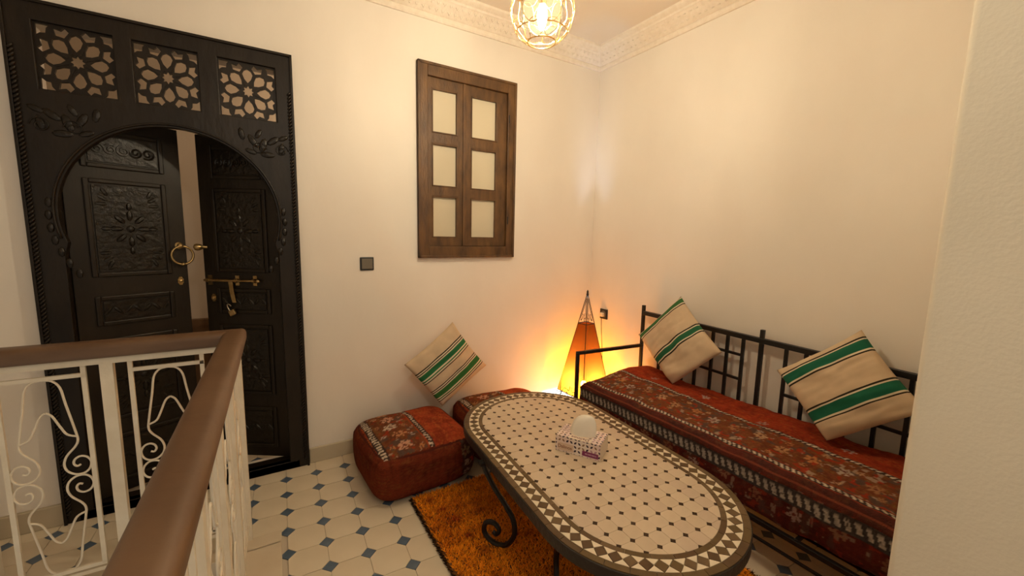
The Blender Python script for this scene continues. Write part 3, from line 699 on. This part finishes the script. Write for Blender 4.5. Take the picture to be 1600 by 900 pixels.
def cushion(name, ctr, u, v, thick, m, label, seed=0, slump=0, rnd=1.0):
    u = Vector(u); v = Vector(v); lu, lv = u.length, v.length; u.normalize(); v = (v-u*v.dot(u)).normalized(); n = u.cross(v)
    M = Matrix(((u.x, v.x, n.x, ctr[0]), (u.y, v.y, n.y, ctr[1]), (u.z, v.z, n.z, ctr[2]), (0,0,0,1)))
    N_ = 44; vs = []; uvs = []; idx = {}
    for sgn in (1, -1):
        for i in range(N_+1):
            for j in range(N_+1):
                a, b = i/N_*2-1, j/N_*2-1
                if sgn < 0 and (abs(a) == 1 or abs(b) == 1): idx[(sgn, i, j)] = idx[(1, i, j)]; continue
                prof_ = ((1-a*a)*(1-b*b))**.42
                pinch = .055
                x = a*lu/2*(1-pinch*(1-b*b)*abs(a)**3+.0); y = b*lv/2*(1-pinch*(1-a*a)*abs(b)**3)
                nz = noise.noise(Vector((a*1.7+seed, b*1.7, sgn)))*.016+noise.noise(Vector((a*4+seed, b*5, sgn*3)))*.006+(noise.noise(Vector((a*2+seed*3, b*11, 5)))*.007)
                z = sgn*thick/2*prof_+nz*prof_
                k2 = ((1-a)/2*(1+b)/2)**3*rnd; x += .07*k2; y -= .07*k2
                if slump:   # folds gathered at the bottom where the cushion stands on its lower corner
                    k = max(0, (b*.8-a*.45-.25)); z += slump*math.sin(9*k+2.2*a)*min(1, k*1.6)*prof_**.6
                idx[(sgn, i, j)] = len(vs); vs.append((x, y, z)); uvs.append(((a+1)/2, (b+1)/2))
    fs = []
    for sgn in (1, -1):
        for i in range(N_):
            for j in range(N_):
                q = (idx[(sgn, i, j)], idx[(sgn, i+1, j)], idx[(sgn, i+1, j+1)], idx[(sgn, i, j+1)])
                fs.append(q if sgn > 0 else q[::-1])
    me = bpy.data.meshes.new(name); me.from_pydata(vs, [], fs); ul = me.uv_layers.new(name='UVMap')
    for l in me.loops: ul.data[l.index].uv = uvs[l.vertex_index]
    me.materials.append(m); me.shade_smooth()
    o = bpy.data.objects.new(name, me); COL.objects.link(o); o.matrix_world = M
    return props(o, label=label, cat='cushion', group='cream cushions with green stripes')
m1 = stripe_mat('cushion_stripes_narrow', [(0,DK),(.012,CW),(.03,(.05,.15,.05)),(.10,CW),(.118,DK),(.135,CR)]+band(.49, .635, g=(.03,.14,.065)))
m2 = stripe_mat('cushion_stripes_wide', [(0,CR)]+band(.085, .27)+band(.60, .785))
m3 = stripe_mat('cushion_stripes_many', [(0,CR)]+band(.25, .50, True, (.03,.16,.06))+band(.65, .91, True, (.045,.16,.04)))
cushion('striped_cushion', (2.405, 1.730, .795), (.091,-.273,.324), (-.077,-.394,-.274), .13, m1, 'cream green-striped cushion on the bench end nearest the lantern', 1, .016, .45)
cushion('striped_cushion', (2.390, .775, .795), (.107,-.311,.282), (-.119,-.257,-.314), .15, m2, 'large cream cushion with two wide green bands, at the pier end of the bench', 5, .010, .35)
cushion('striped_cushion', (1.105, 2.655, .568), (.384,.067,.249), (.256,-.088,-.325), .12, m3, 'cream cushion with many thin green lines, leaning on the wall behind the poufs', 9, 0, .3)

# ------------------------------------------------------------------ rug
rug = empty('shaggy_rug', (1.25, 1.3, 0), label='shaggy burnt-orange rug with dark fringed edge under the mosaic table', cat='rug')
RX0, RX1, RY0, RY1 = .652, 1.83, .35, 2.11
part('backing', MB().box((RX0, RY0, .0005), (RX1, RY1, .006)), M_backing, rug)
nt_ = 90000
bx = np.random.uniform(RX0, RX1, nt_); by = np.random.uniform(RY0, RY1, nt_)
n = len(bx)
ex = np.minimum(bx-RX0, RX1-bx); edge = np.minimum(ex, np.minimum(by-RY0, RY1-by))
hh = np.random.uniform(.010, .020, n); ang = np.random.uniform(0, 2*PI, n); lean = np.random.uniform(.010, .022, n); la = np.random.uniform(0, 2*PI, n)
isedge = ex < .017
la = np.where(isedge & (bx < 1), PI+np.random.uniform(-.6, .6, n), la); lean = np.where(isedge, .017, lean)
wd = .0042
dx, dy = np.cos(ang)*wd, np.sin(ang)*wd
v1 = np.stack([bx-dx, by-dy, np.full(n, .004)], 1); v2 = np.stack([bx+dx, by+dy, np.full(n, .004)], 1)
v3 = np.stack([bx+lean*np.cos(la), by+lean*np.sin(la), np.where(isedge, hh*.6, hh)+.004], 1)
vv = np.stack([v1, v2, v3], 1).reshape(-1, 3)
cN = vnoise(bx*1.0, by, 7)*.5+vnoise(bx, by, 22)*.35+vnoise(bx, by, 90)*.15
cc = mixc(np.tile(np.array((.92,.33,.016)), (n, 1)), (.55,.13,.010), np.clip((cN-.45)*3, 0, 1)*.75)
sp = np.zeros(n)
for (sx_, sy_) in [(.74,2.03),(.77,1.93),(.80,1.82),(.82,1.68),(.84,1.55),(.80,1.38),(.85,1.2)]:
    sp = np.maximum(sp, np.exp(-((bx-sx_)**2+(by-sy_)**2)/.0009))
cc = mixc(cc, (.36,.045,.010), np.clip(sp*(.4+.9*vnoise(bx, by, 60)), 0, 1))
cc[isedge] = np.array((.028,.016,.007))
cc *= np.random.uniform(.75, 1.2, n)[:, None]
me = bpy.data.meshes.new('pile'); me.from_pydata(vv.tolist(), [], [(3*i, 3*i+1, 3*i+2) for i in range(n)])
vc = np.repeat(cc, 3, axis=0); vc[0::3] *= .55; vc[1::3] *= .55
set_colors(me, np.repeat(cc, 3, axis=0)); link('pile', me, M_pile, rug, kind='stuff')

# ------------------------------------------------------------------ mosaic table
TA = math.radians(-4.14); TC = Vector((1.281, 1.424, 0)); ZT = .46
tab = empty('mosaic_table', TC, TA, label='oval mosaic tile coffee table on scrolled black iron legs', cat='table')
HL, RO = .37, .425
def stad(r, n=24):
    pts = []
    for k in range(n+1): a = PI*k/n; pts.append((r*math.cos(a), HL+r*math.sin(a)))
    for k in range(n+1): a = PI+PI*k/n; pts.append((r*math.cos(a), -HL+r*math.sin(a)))
    return pts
loc = dict(world=False)
part('rim', MB().plate(stad(RO+.004, 40), [stad(RO-.028, 40)], .412, ZT-.003), M_iron2, tab, bevel=.003, **loc)
part('bed', MB().prism(stad(RO-.002, 40), ZT-.03, ZT-.0042), M_tgrout, tab, **loc)
def clip(poly, r):
    ring = stad(r, 40); out = list(poly); m_ = len(ring)
    for i in range(m_):
        a = ring[i]; b = ring[(i+1) % m_]
        if abs(a[0]-b[0])+abs(a[1]-b[1]) < 1e-9: continue
        side = lambda p: (b[0]-a[0])*(p[1]-a[1])-(b[1]-a[1])*(p[0]-a[0])
        nw = []
        for j in range(len(out)):
            p, q = out[j], out[(j+1) % len(out)]; sp_, sq_ = side(p), side(q)
            if sp_ >= 0: nw.append(p)
            if sp_*sq_ < 0:
                t = sp_/(sp_-sq_); nw.append((p[0]+(q[0]-p[0])*t, p[1]+(q[1]-p[1])*t))
        out = nw
        if len(out) < 3: return None
    ar = abs(sum(out[k][0]*out[(k+1) % len(out)][1]-out[(k+1) % len(out)][0]*out[k][1] for k in range(len(out))))/2
    return out if ar > 4e-5 else None
p = .0632; c = .0122; g = .0004; h = p/2; RF = RO-.101
oc = [(-h+c,-h+g),(h-c,-h+g),(h-g,-h+c),(h-g,h-c),(h-c,h-g),(-h+c,h-g),(-h+g,h-c),(-h+g,-h+c)]
dd = [(c-.0008,0),(0,c-.0008),(-c+.0008,0),(0,-c+.0008)]
mo = []
for mm in M_tt:
    q = MB().prism(oc, ZT-.006, ZT).mesh('tile'); q.materials.append(mm); mo.append(q)
md = MB().prism(dd, ZT-.006, ZT+.0002).mesh('inlay_tile'); md.materials.append(M_tdot)
for i in range(-7, 8):
    for j in range(-13, 14):
        for kind, poly, ox in (('tile', oc, .5), ('inlay_tile', dd, 0)):
            cx, cy = (i+ox)*p, (j+ox)*p
            pl = [(x+cx, y+cy) for x, y in poly]; cl = clip(pl, RF)
            if not cl: continue
            k = random.randrange(4)
            if len(cl) == len(pl) and max(abs(a[0]-b[0])+abs(a[1]-b[1]) for a, b in zip(sorted(cl), sorted(pl))) < 1e-6:
                o = inst(kind, mo[k] if kind == 'tile' else md, tab, (cx, cy, random.uniform(-.0004, .0003)))
            else:
                part(kind, MB().prism(cl, ZT-.006, ZT), M_tt[k] if kind == 'tile' else M_tdot, tab, **loc)
def along(r, s):    # point and outward normal on the stadium of radius r at arc length s
    L1 = PI*r; L2 = 2*HL; T = 2*(L1+L2); s %= T
    if s < L1: a = s/r; return (r*math.cos(a), HL+r*math.sin(a)), (math.cos(a), math.sin(a))
    s -= L1
    if s < L2: return (-r, HL-s), (-1, 0)
    s -= L2
    if s < L1: a = PI+s/r; return (r*math.cos(a), -HL+r*math.sin(a)), (math.cos(a), math.sin(a))
    s -= L1; return (r, -HL+s), (1, 0)
def per(r): return 2*PI*r+4*HL
def ringtiles(r0, r1, n, name):
    rm = (r0+r1)/2
    for k in range(n):
        ins, outs = [], []
        for q in range(4):
            # same fraction of the mid ring, projected radially
            s = per(rm)*(k+.012+(.976)*q/3)/n
            (x, y), (nx, ny) = along(rm, s)
            ins.append((x+nx*(r0-rm), y+ny*(r0-rm))); outs.append((x+nx*(r1-rm), y+ny*(r1-rm)))
        pl = ins[::-1]+outs
        part(name, MB().prism(pl[::-1], ZT-.006, ZT+random.uniform(-.0002, .0006)), random.choice(M_tbrown), tab, **loc)
ringtiles(RO-.026, RO-.001, 50, 'border_tile')
ringtiles(RF+.001, RF+.021, 44, 'border_tile')
r0, r1 = RF+.022, RO-.027; rm = (r0+r1)/2; NR = 78
for k in range(NR):
    s = per(rm)*k/NR; st = per(rm)/NR
    def pt(ds, dr):
        (x, y), (nx, ny) = along(rm, s+ds); return (x+nx*dr, y+ny*dr)
    hr = (r1-r0)/2
    part('rhombus_tile', MB().prism([pt(0, -hr), pt(st*.46, 0), pt(0, hr), pt(-st*.46, 0)], ZT-.006, ZT+random.uniform(0, .0005)), random.choice(M_tbrown), tab, **loc)
    for sg in (-1, 1):
        tri = [pt(st*.04, sg*hr), pt(st*.96, sg*hr), pt(st*.5, sg*hr*.06)]
        part('triangle_tile', MB().prism(tri if sg < 0 else tri[::-1], ZT-.006, ZT), M_tcream, tab, **loc)
legp = [(.112,.418),(.096,.375),(.048,.305),(-.012,.240),(-.058,.175),(-.066,.100),(-.02,.030),(.052,.017),(.100,.055),(.090,.106),(.044,.120),(.016,.094),(.032,.066),(.052,.073)]
def leg(px, py, dx, dy):
    d = Vector((dx, dy, 0)).normalized(); pts = [Vector((px, py, 0))+d*s+Vector((0, 0, z)) for s, z in legp]
    mb = MB().tube(smoothpath(pts, 6), lambda t: .0125-.003*max(0, t-.7)/.3, 8)
    mb.box((-.02, -.02, .405), (.02, .02, .418), Matrix.Translation(pts[0]*1.0-Vector((0,0,pts[0].z))))
    part('leg', mb, M_iron, tab, smooth='auto', **loc)
leg(-.368, .085, -.56, .83); leg(-.278, -.26, -.45, -.89); leg(.368, -.085, .56, -.83); leg(.278, .26, .45, .89)
mb = MB()
for y in (-.22, .22): mb.box((-.40, y-.012, .412), (.40, y+.012, .418))
part('under_bar', mb, M_iron, tab, **loc)

# ------------------------------------------------------------------ tissue box
bl, bw, bh = .222, .135, .080
bang = math.atan2(-.864, .504)
box = empty('tissue_box', (1.302, 1.424, ZT+.0008), bang, label='patterned cardboard tissue box on the mosaic table with a white tissue sticking out', cat='tissue box')
def petals(u, v, p=.020):
    i = np.round(u/p); j = np.round(v/p); ii = i.astype(int); jj = j.astype(int)
    a1 = (u/p-i); b1 = (v/p-j)
    sg = np.where((ii+jj) % 2 == 0, 1, -1)
    s = (a1+sg*b1)/1.414; t = (a1-sg*b1)/1.414
    hit = (np.abs(s) < .42) & (np.abs(t) < .21*(1-(s/.42)**2)+.02)
    h_ = (np.sin(ii*12.9+jj*78.2)*43758.5) % 1
    c_ = np.tile(np.array((.80,.70,.62)), (len(u), 1)); c_ = mixc(c_, (.76,.56,.52), np.clip((np.sin(u*38)+.2), 0, 1)*.6)
    c_[hit & (h_ < .55)] = (.05,.03,.05); c_[hit & (h_ >= .55) & (h_ < .8)] = (.30,.18,.10); c_[hit & (h_ >= .8)] = (.45,.25,.30)
    return c_
def card(name, w_, h_, M, fn, nu, nv):
    u = np.linspace(0, w_, nu); v = np.linspace(0, h_, nv); A, B = np.meshgrid(u, v, indexing='ij'); A = A.ravel(); B = B.ravel()
    f = [(i*nv+j, (i+1)*nv+j, (i+1)*nv+j+1, i*nv+j+1) for i in range(nu-1) for j in range(nv-1)]
    me = bpy.data.meshes.new(name); me.from_pydata(np.stack([A, B, A*0], 1).tolist(), [], f); set_colors(me, fn(A, B)); me.transform(M)
    return link(name, me, M_card, ctn, world=False)
ctn = part('carton', MB().box((-bl/2, -bw/2, 0), (bl/2, bw/2, bh)), mat('carton_card', (.72,.60,.46), .6), box, bevel=.001, world=False)
RX = Matrix.Rotation(PI/2, 4, 'X')
def front(u, v):
    c_ = petals(u, v); lab = (u > .012) & (u < .092) & (v > .010) & (v < .046); c_[lab] = (.70,.52,.38)
    pu = (u > .135) & (u < .214) & (v > .010+.06*(.214-u)*0) & (v < .034); c_[pu] = (.22,.035,.12)
    st_ = (u > .15) & (u < .205) & (np.abs(v-.022) < .003) & ((u*260 % 1) < .6); c_[st_] = (.60,.40,.48)
    e = (v < .004); c_[e] = (.75,.62,.48); return c_
# long side facing the gallery is local -y
card('front_print', bl, bh, Matrix.Translation((-bl/2, -bw/2-.0006, 0)) @ RX, front, 220, 80)
card('back_print', bl, bh, Matrix.Translation((bl/2, bw/2+.0006, 0)) @ Matrix.Rotation(PI, 4, 'Z') @ RX, lambda u, v: petals(u, v), 120, 46)
def topp(u, v):
    c_ = petals(u, v); ov = ((u-bl/2)/.062)**2+((v-bw/2)/.040)**2 < 1; c_[ov] = (.70,.55,.42); c_[(np.abs(u-bl/2-.006) < .056) & (v < .034)] = (.78,.66,.52)
    fl = (u < .06) & (v > .055) & (v < .12); c_[fl] = mixc(c_[fl], (.50,.36,.36), .55+.4*np.sin(v[fl]*300)*np.sin(u[fl]*120)); return c_
card('top_print', bl, bw, Matrix.Translation((-bl/2, -bw/2, bh+.0006)), topp, 200, 120)
def text(s, size, M, m, par, name='lettering'):
    cu = bpy.data.curves.new(name, 'FONT'); cu.body = s; cu.size = size; cu.extrude = .0003; cu.align_x = 'CENTER'; cu.align_y = 'CENTER'
    to = bpy.data.objects.new('t', cu); COL.objects.link(to); dg = bpy.context.evaluated_depsgraph_get(); dg.update()
    me = bpy.data.meshes.new_from_object(to.evaluated_get(dg)); bpy.data.objects.remove(to); me.transform(M); me.materials.clear()
    return link(name, me, m, par, world=False)
M_txt = mat('print_brown', (.22,.06,.025), .5); M_txt2 = mat('print_plum', (.16,.03,.05), .5)
text('Dalinos', .024, Matrix.Translation((-bl/2+.048, -bw/2-.0012, .028)) @ RX, M_txt, ctn)
text('Dalinos', .030, Matrix.Translation((.006, -.050, bh+.0012)) @ Matrix.Rotation(PI, 4, 'Z'), M_txt2, ctn)
# tissue: a soft folded dome pulled out of the slot
vs = []; fs = []; nu, nv = 28, 14
for i in range(nu+1):
    for j in range(nv+1):
        a = i/nu*2*PI; t = j/nv
        rr = math.cos(t*PI/2)**.75
        wob = 1+.10*math.sin(3*a+1)*(1-t)+.05*math.sin(7*a)*(1-t)
        vs.append((.062*rr*math.cos(a)*wob-.004+.034*t, .030*rr*math.sin(a)*wob-.004*t, bh-.004+.108*math.sin(t*PI/2)**.9+.004*math.sin(5*a)*(1-t)))
for i in range(nu):
    for j in range(nv): q = i*(nv+1)+j; fs.append((q, q+nv+1, q+nv+2, q+1))
part('tissue', MB().add(vs, fs), M_tissue, box, smooth=True, world=False)

# ------------------------------------------------------------------ balustrade
ral = empty('balustrade', (-.12, 2.2, 0), label='white scrollwork iron balustrade with brown wooden handrail in the left foreground', cat='railing')
AX = Vector((-math.cos(math.radians(-1.5)), -math.sin(math.radians(-1.5)), 0)); AY = Vector((-math.sin(math.radians(1.5)), -math.cos(math.radians(1.5)), 0))
K = Vector((-.122, 2.195, 0))
hprof = [(-.034,.988),(-.041,.993),(-.044,1.002),(-.044,1.028),(-.0415,1.038),(-.036,1.0455),(-.028,1.050),(-.015,1.0525),(.015,1.0525),(.028,1.050),(.036,1.0455),(.0415,1.038),(.044,1.028),(.044,1.002),(.041,.993),(.034,.988)]
def handrail(a, b, side, m0, m1):
    # side: unit vector to the right of the run; m0, m1 mitre shifts at the ends
    vs = []; n = len(hprof); d = (b-a).normalized()
    for p, m_ in ((a, m0), (b, m1)):
        for s, z in hprof: vs.append(p+side*s+d*(s*m_)+Vector((0, 0, z)))
    fs = [(i, (i+1) % n, n+(i+1) % n, n+i) for i in range(n)]+[tuple(range(n-1, -1, -1)), tuple(range(n, 2*n))]
    return MB().add(vs, fs)
SX = Vector((AX.y, -AX.x, 0)); SY = Vector((AY.y, -AY.x, 0))
# outward (room) side of both runs: +y for the far run, +x for the near run
SX = -AY; SY = -AX
part('handrail', handrail(K, K+AX*1.6, SX, -1, 0), M_rail, ral, smooth='auto')
part('handrail', handrail(K, K+AY*2.5, SY, -1, 0), M_rail, ral, smooth='auto')
quarter_a = [(0,.915),(.028,.908),(.048,.878),(.058,.81),(.077,.69),(.080,.655),(.070,.630),(.044,.597),(.034,.565),(.040,.535),(.062,.515),(.088,.514),(.106,.531),(.111,.558),(.100,.580),(.081,.587),(.065,.577),(.061,.560),(.069,.548),(.080,.552)]
quarter_b = [(.079,.672),(.052,.686),(.036,.720),(.017,.768),(0,.784)]
panel = MB()
for sx_ in (-1, 1):
    for sz_ in (-1, 1):
        for q in (quarter_a, quarter_b):
            panel.tube(smoothpath([(sx_*a, 0, .51+sz_*(z-.51)) for a, z in q], 4), .0042, 6)
me_panel = panel.mesh('scroll_panel'); me_panel.materials.append(M_white); me_panel.shade_smooth()
me_bar = MB().box((-.0075, -.006, .105), (.0075, .006, .962)).mesh('flat_bar'); me_bar.materials.append(M_white)
me_post = MB().box((-.020, -.015, 0.010), (.020, .015, .966)).mesh('post'); me_post.materials.append(M_white)
me_sub = MB().box((-.125, -.006, .913), (.125, .006, .928)).mesh('cross_bar'); me_sub.materials.append(M_white)
me_bot = MB().box((-.125, -.006, .098), (.125, .006, .113)).mesh('cross_bar'); me_bot.materials.append(M_white)
def run(ax, length, first, skip0=False):
    rz = math.atan2(ax.y, ax.x)
    part('top_flat', MB().box((0 if not skip0 else .02, -.018, .960), (length, .018, .989), Matrix.Translation(K) @ Matrix.Rotation(rz, 4, 'Z')), M_white, ral)
    part('bottom_flat', MB().box((0, -.008, .075), (length, .008, .090), Matrix.Translation(K) @ Matrix.Rotation(rz, 4, 'Z')), M_white, ral)
    s = first
    W0 = WM[ral].inverted()
    def put(nm, me, d): 
        o = inst(nm, me, ral, W0 @ (K+ax*d), rz); return o
    put('post', me_post, .0) if not skip0 else None
    while s < length-.15:
        put('flat_bar', me_bar, s); put('flat_bar', me_bar, s+.237); put('cross_bar', me_sub, s+.1185); put('cross_bar', me_bot, s+.1185)
        put('scroll_panel', me_panel, s+.1185)
        put('post', me_post, s+.237+.0695); s += .237+.139
run(AX, 1.6, .124); run(AY, 2.3, .07, True)
